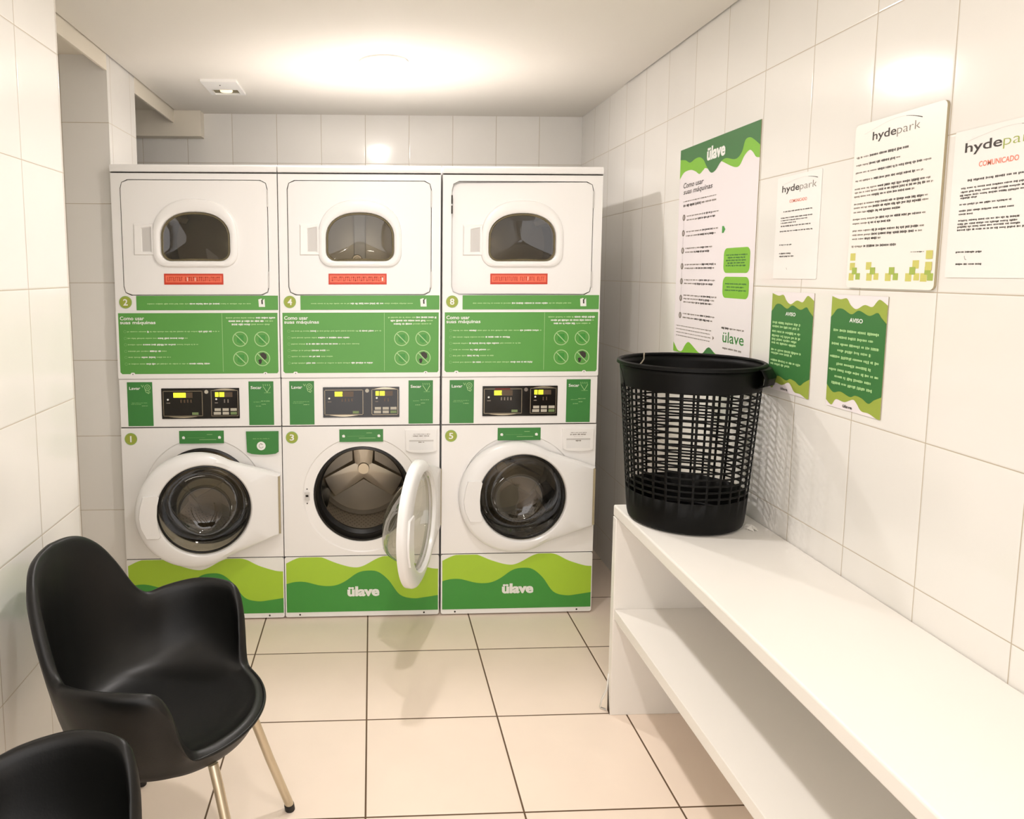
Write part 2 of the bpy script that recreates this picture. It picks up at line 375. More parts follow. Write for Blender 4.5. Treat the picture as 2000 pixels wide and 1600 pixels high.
def make_dryer(x0, num, swing, kind, label):
    t = thing('tumble_dryer', (x0, .30, 1.09), label, 'dryer', 'stacked tumble dryers')
    H = .90; N = 96
    dx0, dx1, dz0, dz1 = .040, .644, .357, .833         # door
    wc = (.343, .595)                                    # window centre (z from dryer base)
    # cabinet with a recessed door bay and round drum mouth
    outer = rect_corner_snap(cast([(0, .30), (W, .30), (W, .862), (0, .862)], wc, N), 0, .30, W, .862)
    bay = cast(rrect(dx0-.0030, dz0-.0030, dx1+.0030, dz1+.0030, .031), wc, N)
    m = MB()
    m.loops([at(outer, DEP), at(outer, 0), at(bay, 0), at(bay, .022), at(circ(wc, .20, N), .022), at(circ(wc, .19, N), .07)], 0, ks=[0, 0, 1, 0, 0])
    m.box(0, W, .0, DEP, 0, .30, 0)
    m.box(0, W, DEP-.01, DEP, .0, .862)
    m.build('cabinet', [m_en, m_seam], t)
    m = MB(); prof = [(-.003, .868), (-.006, .874), (-.006, .888), (0, .897), (.02, .90)]
    m.loops([[(a, y, z) for y, z in [(.02, .864)]+prof+[(DEP, .90), (DEP, .864)]] for a in (0, W)], 0, cap0=True, cap1=True)
    m.build('top_cap', m_en, t)
    m = MB(); m.box(.001, W-.001, -.0002, .01, .8615, .8645); m.build('seam', m_seam, t)
    # drum
    m = MB(); R = .27; dm = m_dry2 if kind == 'pale' else m_dry; dd = .38 if kind == 'pale' else .60
    m.loops([at(circ(wc, .195, N), .06), at(circ(wc, R, N), .075), at(circ(wc, R, N), dd), at(circ(wc, R*.9, N), dd+.03), at(circ(wc, .02, N), dd+.01)], 0, cap1=True)
    dr = m.build('drum', dm, t)
    for i in range(3):
        a = {'pale': -PI/2, 'left': 2.6, 'right': .5}[kind]+i*2*PI/3
        m = MB(); ca, sa = math.cos(a), math.sin(a)
        L = []
        for y in (.09, dd):
            L.append([(wc[0]+ca*r-sa*s_, y, wc[1]+sa*r+ca*s_) for r, s_ in ((R, .045), (R-.035, .03), (R-.06, .012), (R-.06, -.012), (R-.035, -.03), (R, -.045))])
        m.loops(L, 0, cap0=True, cap1=True); m.build('baffle', m_dry2, dr)
    if kind == 'pale':
        m = MB(); m.box(wc[0]-.035, wc[0]+.02, dd-.03, dd+.012, wc[1]-.14, wc[1]+.20); m.build('back_rib', m_pl, dr, bevel=.004)
        m = MB(); m.cyl((wc[0]-.02, dd-.03, wc[1]-.085), (0, -1, 0), .026, .022, .014, 24); m.cyl((wc[0]-.02, dd-.045, wc[1]-.085), (0, -1, 0), .015, .013, .004, 24, ); m.build('knob', m_star, dr)
    # door: pressed panel with raised collar round an arched window
    hinge = thing_part('door', t, (dx1, 0, 0), -swing)
    def sh(L): return [(x-dx1, y, z) for x, y, z in L]
    arch = arch_shape(wc[0], wc[1]+.002, .1455, .107, .099)
    col = arch_shape(wc[0], wc[1]+.012, .176, .150, .134)
    dout = cast(rrect(dx0, dz0, dx1, dz1, .028), wc, N)
    c1 = cast(col, wc, N); c2 = inset(c1, wc, .007); a0 = cast(arch, wc, N); a1 = inset(a0, wc, -.008)
    m = MB(); yf = -.006
    m.loops([sh(at(inset(dout, wc, .02), .016)), sh(at(dout, .016)), sh(at(dout, yf+.003)), sh(at(inset(dout, wc, .003), yf)), sh(at(c1, yf)), sh(at(inset(c1, wc, .003), yf-.009)), sh(at(inset(c1, wc, .010), yf-.013)), sh(at(a1, yf-.013)),
             sh(at(a0, yf-.008)), sh(at(inset(a0, wc, .004), .012)), sh(at(inset(a0, wc, .004), .016))], 0)
    me = m.build('door_panel', m_pl if kind == 'pale' else m_en, hinge)
    m = MB()
    b0 = inset(a0, wc, .003); m.loops([sh(at(b0, yf+.002)), sh(at(inset(b0, wc, .006), yf-.001)), sh(at(inset(b0, wc, .009), yf+.010))], 0); m.build('window_gasket', m_spotd, hinge)
    m = MB(); g = [sh(at([(wc[0]+(x-wc[0])*q, wc[1]+(z-wc[1])*q) for x, z in inset(b0, wc, .006)], yf+.004+.012*(1-q*q))) for q in (1, .85, .6, .3, .05)]
    m.loops(g, 0, cap1=True); m.build('window', m_glass, hinge)
    # scooped handle: raised bevelled tab beside the window
    m = MB(); hx0, hx1, hz0, hz1 = .088-dx1, .170-dx1, .523, .656
    o1 = [(hx0, hz0), (hx1, hz0), (hx1, hz1), (hx0, hz1)]; o2 = [(hx0+.004, hz0+.004), (hx1, hz0+.004), (hx1, hz1-.004), (hx0+.006, hz1-.012)]
    i1 = [(hx0+.032, hz0+.012), (hx1-.008, hz0+.012), (hx1-.008, hz1-.012), (hx0+.032, hz1-.020)]
    i2 = [(x+.003, z+.004) for x, z in i1[:1]]+[(i1[1][0]-.002, i1[1][1]+.004), (i1[2][0]-.002, i1[2][1]-.004), (i1[3][0]+.003, i1[3][1]-.004)]
    m.loops([at(o1, yf), at(o2, yf-.007), at(i1, yf-.006), at(i2, yf-.0005)], 0, cap1=False)
    m.add(at(i2, yf-.0005), [(0, 1, 2, 3)], 1)
    m.build('handle', [m_en, m_plg], hinge, smooth=0)
    P = Print((.208-dx1, yf-.0005, .446), *FR); P.base(.247, .046, .001, m_red)
    P.rect(.006, .007, .241, .037, m_sal, 1); 
    for i in range(27):
        if random.random() < .93:
            u = .014+i*.0082; P.rect(u, .013, u+random.uniform(.002, .0045), .031, m_red if i % 2 else m_wp if random.random() < .25 else m_red, 2)
            P.rect(u, .013 if i % 3 else .028, u+.006, .016 if i % 3 else .031, m_red, 2)
    lab(P.build('warning_label', hinge), 'red label with illegible lettering')
    for z in (.42, .76):
        m = MB(); m.box(dx1-.001, dx1+.004, -.006, .01, z-.035, z+.035); m.build('hinge', m_plg, t)
    if kind == 'right':
        for z0, z1 in ((.741, .777), (.700, .733)):
            m = MB(); m.box(dx0-.0045, dx0+.001, -.004, .01, z0, z1); m.build('latch', m_seam, t)
    # number badge, green strip, instruction panel
    badge(num, .042, .326, t)
    P = fp(.087, .353); P.base(.595, .061, .0008, m_pg)
    P.words(.045, .480, .034, .0055, m_wp, 1, ((.38, .70),), m_pale, .004)
    P.poly([(.512, .016), (.525, .012), (.531, .02), (.538, .013), (.540, .048), (.514, .048)], m_wp, 1); P.poly([(.524, .018), (.530, .016), (.531, .036), (.525, .036)], m_ink, 2)
    lab(P.build('instruction_strip', t), 'green strip with one line of small print')
    P = fp(.0, .290, -.0005); P.base(.686, .290, .004, m_en, .006)
    P.poly([(.010, .010)]+[(.679, .010), (.679, .262), (.674, .270), (.632, .270), (.628, .265), (.618, .265), (.614, .270), (.072, .270), (.068, .264), (.056, .264), (.052, .270), (.018, .270), (.010, .262)], m_pg, 1)
    P.text('Como usar', .017, .024, .118, .040, m_wp, 2, off=.02); P.text('suas máquinas', .017, .043, .165, .061, m_wp, 2, off=.02)
    for z, e, bd in ((.0885, .432, ((.17, .22), (.75, .92))), (.117, .298, ((.45, .95),)), (.144, .341, ((.2, .6),)), (.172, .209, ((.4, .8),)), (.198, .224, ((.3, .65),)), (.2265, .394, ((.18, .3), (.7, 1)))):
        P.ring(.036, z, .006, .0012, m_pale2, 2, 12); P.words(.046, e, z, .0055, m_wp, 2, bd, m_pale, .004)
    P.rect(.4435, .012, .445, .262, m_pale, 2)
    P.words(.461, .669, .031, .0062, m_wp, 2, ((.5, 1),), m_pale, .004); P.words(.472, .660, .045, .0062, m_wp, 2, ((0, .8),), m_pale, .004); P.words(.485, .647, .059, .0062, m_wp, 2, ((0, .5),), m_pale, .004)
    for i, (u, v) in enumerate(((.519, .122), (.611, .122), (.520, .206), (.612, .206))):
        if i == 3:
            P.poly([(u-.012, v-.022), (u+.004, v-.026), (u+.017, v-.018), (u+.018, v-.002), (u+.008, v+.008), (u-.004, v-.006)], m_ink, 2)
            P.poly([(u-.018, v+.006), (u-.008, v+.002), (u-.002, v+.008), (u-.006, v+.022), (u-.014, v+.024), (u-.016, v+.014)], m_ink, 2)
        else:
            P.poly([(u-.014, v-.016), (u+.014, v-.018), (u+.015, v+.014), (u, v+.020), (u-.014, v+.012)], m_dg2, 2)
        P.ring(u, v, .0325, .0035, m_pale, 3); P.line([(u-.022, v-.022), (u+.022, v+.022)], .0038, m_pale, 3)
    for u in (.062, .623): P.disc(u, .271, .0022, m_ink, 2, 10)
    lab(P.build('instruction_panel', t), 'green panel with instructions and four crossed-out pictograms')
    return t
def thing_part(name, parent, loc, rz):
    o = D.objects.new(name, None); COL.objects.link(o); o.parent = parent; o.location = loc; o.rotation_euler = (0, 0, rz); o.empty_display_size = .05
    return o
def arch_shape(cx, cz, hw, up, dn, r=None):
    """arched window outline: broad dome above, rounded rectangle foot below"""
    r = r or dn*.42; P = []
    P += [(cx+hw-r+r*math.cos(a), cz-dn+r+r*math.sin(a)) for a in [(-PI/2)+PI/2*i/8 for i in range(9)]]
    n = 24
    for i in range(n+1):
        a = PI*i/n; P.append((cx+hw*math.copysign(abs(math.cos(a))**.86, math.cos(a)), cz+up*abs(math.sin(a))**.92))
    P += [(cx-hw+r+r*math.cos(a), cz-dn+r+r*math.sin(a)) for a in [PI+PI/2*i/8 for i in range(9)]]
    return P


def make_washer(x0, num, swing, label, drawer_green):
    t = thing('washing_machine', (x0, .30, 0), label, 'washing machine', 'front loading washing machines')
    N = 96; c = (.346, .5665)
    z0, z1 = .290, .874
    outer = rect_corner_snap(cast([(0, z0), (W, z0), (W, z1), (0, z1)], c, N), 0, z0, W, z1)
    m = MB()
    m.loops([at(outer, DEP), at(outer, 0), at(circ(c, .262, N), 0), at(circ(c, .258, N), .004), at(circ(c, .2165, N), .006), at(circ(c, .212, N), .02)], 0)
    m.box(0, W, DEP-.01, DEP, 0, 1.09)
    m.build('cabinet', m_en, t)
    m = MB(); m.loops([at(rrect(0, .008, W, .2865, .010), 0), at(rrect(0, .008, W, .2865, .010), DEP-.01)], 0, cap0=True, cap1=True); m.build('kick_panel_body', m_en, t)
    m = MB(); m.box(.012, W-.012, .02, DEP-.02, 0, .01); m.build('base', m_seam, t)
    m = MB(); m.box(.0, W, .0, DEP-.01, .878, 1.0865); m.build('console', m_en, t, bevel=.002)
    for nm, za, zb in (('lower_seam', .286, .2905), ('upper_seam', .8735, .8785), ('top_seam', 1.0860, 1.0900)):
        m = MB(); m.box(.002, W-.002, .002, DEP-.02, za, zb); m.build(nm, m_seam if nm != 'top_seam' else m_plg, t)
    # rubber gasket and drum
    m = MB(); m.loops([at(circ(c, .214, N), .008), at(circ(c, .205, N), .004), at(circ(c, .196, N), .03), at(circ(c, .200, N), .06), at(circ(c, .186, N), .075), at(circ(c, .188, N), .10)], 0); m.build('door_gasket', m_rub, t)
    m = MB(); R = .245
    m.loops([at(circ(c, .185, N), .09), at(circ(c, .20, N), .10), at(circ(c, R, N), .13), at(circ(c, R, N), .46)], 0)
    m.loops([at(circ(c, R, N), .46), at(circ(c, R*.93, N), .475), at(circ(c, .02, N), .470)], 0, cap1=True)
    dr = m.build('drum', [m_drum, m_drdk], t)
    # three-armed spider pressed into the drum back
    star = []; n = 144
    for i in range(n):
        a = 2*PI*i/n; q = abs(((a-PI/2+PI/3) % (2*PI/3))-PI/3)      # 0 on an arm axis
        r = min(.215, .056/max(math.sin(q), 1e-3)) if q < 1.25 else .047
        r = min(r, .215); r = max(r, .050+.012*(1-q/(PI/3)))
        star.append((c[0]+r*math.cos(a), c[1]+r*math.sin(a)))
    m = MB(); m.loops([at(star, .47), at(inset(star, c, .004), .455), at(inset(star, c, .016), .444), at([(c[0]+(x-c[0])*.25, c[1]+(z-c[1])*.25) for x, z in star], .440)], 0, cap1=True); m.build('spider', m_star, dr)
    m = MB(); m.cyl((c[0], .446, c[1]), (0, -1, 0), .030, .027, .018, 32); m.build('hub', m_chr, dr)
    # crescent lifters on the barrel
    for k in range(3):
        a = -PI/2+PI/3+k*2*PI/3; m = MB(); L = []
        for y in (.14, .20, .40, .455):
            hgt = .05 if .15 < y < .43 else .02
            L.append([(c[0]+math.cos(a+s_)*(R-h_), y, c[1]+math.sin(a+s_)*(R-h_)) for s_, h_ in ((.20, 0), (.12, hgt*.6), (.05, hgt), (-.05, hgt), (-.12, hgt*.6), (-.20, 0))])
        m.loops(L, 0, cap0=True, cap1=True); m.build('lifter', m_drdk, dr)
    # perforations of the barrel bottom and back
    m = MB()
    for i in range(-9, 10):
        for j in range(12):
            a = -PI/2+i*.09+(.045 if j % 2 else 0); y = .15+j*.026
            ca, sa = math.cos(a), math.sin(a); px, pz = c[0]+ca*(R-.0008), c[1]+sa*(R-.0008)
            if any(abs(((a-(-PI/2+PI/3+k*2*PI/3)+PI) % (2*PI))-PI) < .24 for k in range(3)): continue
            m.add([(px-sa*.0035*math.cos(b), y+.0035*math.sin(b), pz+ca*.0035*math.cos(b)) for b in [PI/4*q for q in range(8)]], [tuple(range(8))])
    o = m.build('perforations', m_drdk, dr, smooth=0, recalc=False)
    # door, hinged on the right
    dc = (.325, .5525); wc = (.356, .5540)
    hp = .662
    door = thing_part('door', t, (hp, -.012, -.018 if num == '1' else 0), swing)
    hull = []
    for i in range(64):
        a = math.radians(56)+math.radians(360-112)*i/63; hull.append((dc[0]+.2495*math.cos(a), dc[1]+.2495*math.sin(a)))
    hull = [(.655, .672)]+[(.500, .742)]+hull+[(.500, .363)]+[(.655, .433)] if False else [(.679, .688)]+hull+[(.679, .421)]
    oc = cast(hull, wc, N)
    def sh(L, y): return [(x-hp, y, z) for x, z in L]
    wi = circ(wc, .196, N); m = MB()
    m.loops([sh(inset(oc, wc, .012), .008), sh(oc, .006), sh(oc, -.014), sh(inset(oc, wc, .004), -.022), sh(inset(oc, wc, .016), -.029), sh(inset(circ(wc, .215, N), wc, 0), -.034),
             sh(circ(wc, .201, N), -.033), sh(wi, -.028), sh(circ(wc, .193, N), -.006), sh(circ(wc, .193, N), .008)], 0)
    m.loops([sh(circ(wc, .193, N), .008), sh(inset(oc, wc, .012), .008)], 0)
    m.build('door_frame', m_pl, door)
    # handle grip: flat tab overlapping the glass on the left
    m = MB(); gp = [(.108, .633), (.172, .637)]+[(wc[0]+.190*math.cos(a), wc[1]+.190*math.sin(a)) for a in [PI-.44+i*.88/10 for i in range(11)]]+[(.172, .449), (.120, .452)]
    # keep the outer side on the door frame, the inner side over the rim of the glass
    gp = [(.112, .633), (.170, .637), (.176, .625), (.168, .590), (.165, .545), (.168, .500), (.178, .458), (.170, .449), (.122, .452), (.100, .50), (.094, .545), (.100, .59)]
    m.loops([[(x-hp, -.030, z) for x, z in gp], [(x-hp, -.036, z) for x, z in gp], [(x*.98+.0027-hp, -.0385, z*.985+.008) for x, z in gp]], 0, cap1=True)
    m.build('handle', m_pl, door)
    m = MB(); m.box(.667-hp, .676-hp, -.0300, -.012, .428, .682); m.build('hinge_cover', m_bedge, door)
    m = MB(); seq = [(.1925, -.018, 0), (.187, -.010, 0), (.183, .006, 0), (.179, .018, -.003), (.167, .040, -.010), (.147, .070, -.022), (.122, .098, -.036), (.098, .116, -.046), (.070, .124, -.050), (.03, .127, -.050), (.004, .127, -.05)]
    m.loops([[(x-hp, y, z+dz) for x, z in circ(wc, r, N)] for r, y, dz in seq], 0, cap1=True); m.build('glass_bowl', m_bowl if swing > .5 else m_bowlc, door)
    m = MB(); m.loops([sh(circ(wc, .193, N), -.012), sh(circ(wc, .186, N), -.014), sh(circ(wc, .186, N), -.004)], 0); m.build('glass_clamp', m_rub if swing < .5 else m_plg, door)
    if swing > .5:                                     # latch plate the open door leaves bare
        m = MB(); m.box(.092, .114, -.003, .0, .545, .580, 0); m.box(.097, .109, -.0036, -.0028, .560, .570, 1); m.build('door_lock', [m_plg, m_seam], t, smooth=0)
        for z in (.595, .530):
            m = MB(); m.cyl((.103, 0, z), (0, -1, 0), .003, .0025, .0015, 10); m.build('screw', m_seam, t)
        for z in (.46, .64):
            m = MB(); m.box(.628, .664, -.016, .0, z-.03, z+.03); m.build('hinge', m_plg, t, bevel=.003)
    # control panel
    P = fp(.178, 1.047); P.base(.331, .133, .003, m_blk, .002)
    def R_(a, b, c_, d, mm, l=1): P.rect(a-.178, 1.047-b, c_-.178, 1.047-d, mm, l)
    def frame(a, b, c_, d, w=.0028):
        R_(a, b, c_, b-w, m_brnz); R_(a, d+w, c_, d, m_brnz); R_(a, b, a+w, d, m_brnz); R_(c_-w, b, c_, d, m_brnz)
    frame(.184, 1.036, .352, .925); frame(.388, 1.038, .504, .924)
    for a, b, z, s_ in ((.205, .330, .9235, 1), (.400, .495, 1.0385, -1)):
        n = 12; top = [(a-.178+(b-a)*i/n, 1.047-z-.0005) for i in range(n+1)]; bot = [(a-.178+(b-a)*i/n, 1.047-z-.0005+s_*.006*math.sin(PI*i/n)) for i in range(n+1)]
        P.band(top, bot, m_chr, 2)
    if num == '5': R_(.232, 1.038, .300, 1.030, m_ledr, 2)
    R_(.228, 1.029, .310, 1.005, m_ledoff); R_(.405, 1.029, .480, 1.008, m_ledoff)
    dg = {'1': ('8889', .286), '3': ('AYN', .266), '5': ('AYN', .266)}[num]
    P.rect(.229-.178, 1.047-1.0275, (.281 if num == '1' else .262)-.178, 1.047-1.007, m_led, 2)
    for a, b in ((.406, .420), (.424, .445)): R_(a, 1.029, b, 1.009, m_led, 2)
    for i in range(4 if num == '1' else 3): R_(.238+i*.011, 1.021, .2395+i*.011, 1.012, m_ledoff, 3)
    for a in (.413, .433): R_(a, 1.022, a+.0015, 1.012, m_ledoff, 3)
    for (u, z, r) in ((.205, .998, .0042), (.4105, .999, .0042)): P.disc(u-.178, 1.047-z, r, m_wp, 2, 12)
    R_(.198, .985, .214, .981, m_ink2, 1); R_(.404, .985, .417, .981, m_ink2, 1)
    for i, a in enumerate((.258, .272, .286, .300)): R_(a, .998, a+.006, .984, m_ledoff if num != '5' else m_ink2)
    for a in (.443, .458): R_(a, .998, a+.005, .983, m_ledoff if num != '1' else m_ink2)
    P.disc(.369-.178, 1.047-1.031, .0085, m_btn if num != '5' else m_ink2, 1, 20)
    R_(.306, .942, .333, .931, m_btg)
    for a in (.402, .436, .470):
        R_(a, .959, a+.027, .947, m_btn); R_(a-(.004 if a < .41 else 0), .943, a+.027, .931, m_btn if a < .46 else m_btg)
    o = P.build('control_panel', t); lab(o, 'black control panel with two displays lit yellow and small grey buttons')
    # green stickers left and right
    for u, title in ((.0335, 'Lavar'), (.549, 'Secar')):
        P = fp(u, 1.0745); P.base(.1065, .191, .0008, m_dg)
        P.text(title, .009, .020, .056, .033, m_wp, 2, off=.02)
        if title == 'Lavar':
            P.line([(.060, .012), (.066, .022), (.070, .012)], .002, m_pale, 1)
            P.ring(.086, .024, .013, .0022, m_pale, 1, 20); P.ring(.086, .024, .006, .0018, m_pale, 1, 14); P.line([(.076, .032), (.080, .044), (.092, .050)], .0022, m_pale, 1); P.ring(.092, .043, .005, .0016, m_pale, 1, 12)
            P.words(.018, .085, .090, .003, m_pale2); P.words(.015, .060, .096, .003, m_pale2); P.words(.060, .085, .103, .003, m_pale, 1)
        else:
            for i in range(4): P.line([(.062+i*.009, .012), (.064+i*.009, .020)], .003, m_pale2, 1)
            P.line([(.062, .022), (.079, .048), (.094, .022)], .0022, m_pale, 1); P.line([(.066, .050), (.094, .050)], .0018, m_pale2, 1)
            P.words(.052, .090, .086, .003, m_pale, 1); P.words(.020, .050, .090, .003, m_pale2); P.words(.055, .072, .100, .003, m_pale, 1); P.words(.030, .052, .108, .003, m_pale, 1)
        lab(P.build('instruction_sticker', t), 'narrow green sticker headed '+title)
    P = fp(.247, .8605); P.base(.191, .056, .0008, m_dg)
    for u in (.018, .172): P.poly([(u-.006, .026), (u+.002, .023), (u+.007, .029), (u+.005, .036), (u-.005, .035)], m_wp, 1)
    P.rect(.118, .016, .142, .0175, m_pale, 1); P.rect(.085, .0385, .158, .040, m_pale, 1); P.rect(.035, .030, .110, .0308, m_pale2, 1)
    lab(P.build('door_sticker', t), 'small green sticker above the door')
    badge(num, .041, .827, t, .0265)
    # soap drawer
    pts = [(.534, .856), (.674, .856), (.673, .765)] + [(.66-.104*i/6, .757-.004*math.sin(PI*i/6)) for i in range(7)] + [(.537, .765)]
    m = MB(); m.loops([at(pts, 0), at(pts, -.006), at([(x*.985+.009, z*.985+.0122) for x, z in pts], -.009)], 0, cap1=True)
    d = m.build('detergent_drawer', m_dg if drawer_green else m_en, t, smooth=30)
    if drawer_green:
        lab(d, 'green front of the detergent drawer')
        P = Print((.599, -.0092, .793), *FR); P.t = .0006; P.disc(0, 0, .019, m_wp, 1); P.ring(0, 0, .010, .0016, m_ink2, 2, 16, .3, 5.6); P.line([(-.003, -.012), (.004, -.006)], .002, m_ink2, 2); P.words(-.035, .035, -.032, .004, m_pale2, 1); P.build('drawer_emblem', t)
    else:
        m = MB(); m.box(.552, .658, -.0096, -.0088, .805, .812, 1); m.box(.552, .658, -.0094, -.0088, .768, .805, 0); m.build('drawer_grip', [m_pl, m_plg], t, smooth=0)
        P = Print((.605, -.0094, .838), *FR); P.t = .0003; P.words(-.035, .038, 0, .003, m_ink2); P.words(-.037, .038, .008, .005, m_ink2); P.words(-.02, .02, .017, .002, m_plg); P.words(-.012, .012, .036, .006, m_ink2); P.build('drawer_print', t)
    # vinyl on the lower panel
    P = fp(.006, .2865); P.base(.676, .257, .0006, m_wp)
    h0 = .2865
    lt = smooth_curve([(0, .258), (.060, .284), (.140, .288), (.222, .256), (.291, .236), (.338, .240), (.407, .276), (.453, .287), (.511, .280), (.570, .250), (.641, .226), (.676, .222)], 5)
    dk = smooth_curve([(0, .163), (.038, .172), (.084, .171), (.153, .153), (.211, .152), (.258, .170), (.315, .209), (.361, .219), (.408, .212), (.455, .172), (.504, .105), (.563, .086), (.621, .091), (.676, .099)], 5)
    P.band([(u, max(.001, h0-min(v, .2845))) for u, v in lt], [(u, .2565) for u, v in lt], m_lime, 1)
    P.band([(u, h0-v) for u, v in dk], [(u, .2565) for u, v in dk], m_dg2, 2)
    P.text('ülave', .270, h0-.147, .413, h0-.101, m_wp, 3, **LOGO)
    lab(P.build('wave_decal', t), 'vinyl decal of lime and dark green waves with the white wordmark')
    notch_screws(t, .018, (.064, .619))
    return t

make_dryer(-1.056, '2', .0, 'left', 'white dryer number 2, leftmost on top of the row, with an empty dark drum')
make_dryer(-.366, '4', .0, 'pale', 'white dryer number 4, middle of the top row, with a pale bright drum')
make_dryer(.329, '8', .045, 'right', 'white dryer rightmost on top of the row, its door slightly ajar')
make_washer(-1.056, '1', math.radians(11), 'white washing machine number 1 with green drawer and closed door behind the black chair', True)
make_washer(-.366, '3', math.radians(72), 'white washing machine number 3 with its round door standing open', False)
make_washer(.329, '5', 0.0, 'white washing machine number 5 with closed door, nearest the basket', False)

# ------------------------------------------------------------------ bench
t = thing('laundry_bench', (.85, -.435, 0), 'long white laminate bench with a lower shelf along the right wall', 'bench')
BL = 2.75
m = MB(); m.box(0, .403, -BL, 0, .71, .75, 0); m.build('bench_top', m_bench, t, bevel=.006, seg=3)
m = MB(); m.box(0, .403, -.032, -.0005, .0, .7095); m.build('end_panel', m_bench, t, bevel=.002)
m = MB(); m.box(0, .403, -BL, -BL+.032, .0, .7095); m.build('end_panel', m_bench, t, bevel=.002)
m = MB(); m.box(.004, .403, -BL+.0325, -.0325, .352, .388); m.build('shelf', m_bench, t, bevel=.0015)
m = MB(); m.loops([[(-.0005, y, z) for y, z in ((-.002, .14), (-.010, .14))], [(-.004, y, z) for y, z in ((.002, .08), (-.008, .08))], [(-.018, y, z) for y, z in ((.012, .035), (.002, .035))], [(-.022, y, z) for y, z in ((.016, .003), (.006, .003))], [(-.004, y, z) for y, z in ((.006, .002), (-.004, .002))]], 0, closed=False)
lab(m.build('peeling_edge', m_bench, t, solid=.002), 'laminate edge strip peeling off at the foot')
m = MB(); m.add([(-.0008, -.004, .115), (-.0008, -.020, .03), (-.0008, -.030, .002), (-.0008, -.004, .002)], [(0, 1, 2, 3)]); m.build('bare_core', m_core, t, smooth=0)

# ------------------------------------------------------------------ basket
t = thing('laundry_basket', (1.030, -.585, .7535), 'tall round black plastic laundry basket with open lattice sides', 'basket')
HB = .507; RB, RT = .176, .213
def rad(z): return RB+(RT-RB)*(z/HB)
NC, NR = 30, 17; zl0, zl1 = .098, .438
rib, bar = .175, .27
angs = []
for i in range(NC):
    a = 2*PI*i/NC; st = 2*PI/NC; angs += [a, a+st*rib, a+st*(rib+(1-rib)*.5)]
zs = []; st = (zl1-zl0)/NR
for j in range(NR): zs += [zl0+j*st, zl0+j*st+st*(1-bar)]
zs.append(zl1)
na = len(angs); V = [(rad(z)*math.cos(a), rad(z)*math.sin(a), z) for z in zs for a in angs]; F = []
for j in range(len(zs)-1):
    for i in range(na):
        hole = (j % 2 == 0) and (i % 3 != 0)
        if hole: continue
        a = j*na+i; b2 = j*na+(i+1) % na; F.append((a, b2, b2+na, a+na))
m = MB(); m.add(V, F)
def cz(r, z): return [(r*math.cos(a), r*math.sin(a), z) for a in angs]
m.loops([cz(rad(z), z) for z in (zl1, .46, .485, HB-.004)])
m.loops([cz(RB*.93, .0), cz(RB*.985, .006), cz(RB, .016), cz(rad(.05), .05), cz(rad(zl0), zl0)])
m.build('lattice_body', m_bask, t, solid=.0032)
m = MB(); m.loops([cz(.001, .004), cz(RB*.93, .0015)], 0, cap0=True); m.build('base', m_bask, t, solid=.003)
m = MB(); L = []
for a in angs:
    L.append([((RT+dr_)*math.cos(a), (RT+dr_)*math.sin(a), HB+dz) for dr_, dz in ((-.004, 0), (-.003, .004), (.003, .006), (.009, .003), (.010, -.006), (.006, -.008), (.003, -.002))])
L.append(L[0]); m.loops(L); m.build('rim', m_bask, t)
# grip tab folded out towards the wall, and the thin wire loop hanging on the far side
m = MB(); L = []
for i in range(7):
    a = -.98+i*.085; w_ = 1-abs(i-3)/3*.15
    L.append([((RT+q)*math.cos(a), (RT+q)*math.sin(a), HB-z_) for q, z_ in ((.002, .002), (.020*w_, .006), (.034*w_, .030), (.030*w_, .050), (.000, .060))])
m.loops(L, closed=False); m.build('handle', m_bask, t, solid=.003)
m = MB(); m.tube([(-(RT+.008), .01, HB-.004), (-(RT+.010), .004, HB-.012), (-(RT+.004), .0, HB-.030), (-(rad(.43)+.002), 0, .440)], .0009, 6); m.tube([(-(rad(.43)+.004), 0, .442), (-(rad(.42)+.004), 0, .428)], .003, 8); m.build('wire_loop', m_bask, t)
m = MB(); pts = [(-.055, .201, .512), (-.052, .198, .50), (-.058, .195, .492), (-.068, .19, .480), (-.064, .188, .473)]
o = MB(); o.tube([(-.075+1.03, -.392, 1.2665), (-.079+1.03, -.402, 1.262), (-.080+1.03, -.405, 1.248), (-.088+1.03, -.4065, 1.236), (-.096+1.03, -.408, 1.229), (-.090+1.03, -.409, 1.223)], .0022, 6)
tag(o.build('thread', m_thread), 'loose pale thread hanging over the rim of the black basket', 'thread')
m = MB(); 
for i in range(7):
    a = i*.9; m.add([(1.196+.02*math.cos(a), -.69+.02*math.sin(a), .7505+.004*(i % 3)), (1.196+.018*math.cos(a+.9), -.69+.03*math.sin(a+.9), .7505), (1.20, -.69, .762)], [(0, 1, 2)])
tag(m.build('crumpled_tissue', m_tissue, smooth=0, solid=.001), 'small crumpled white tissue scrap on the bench beside the basket', 'tissue')

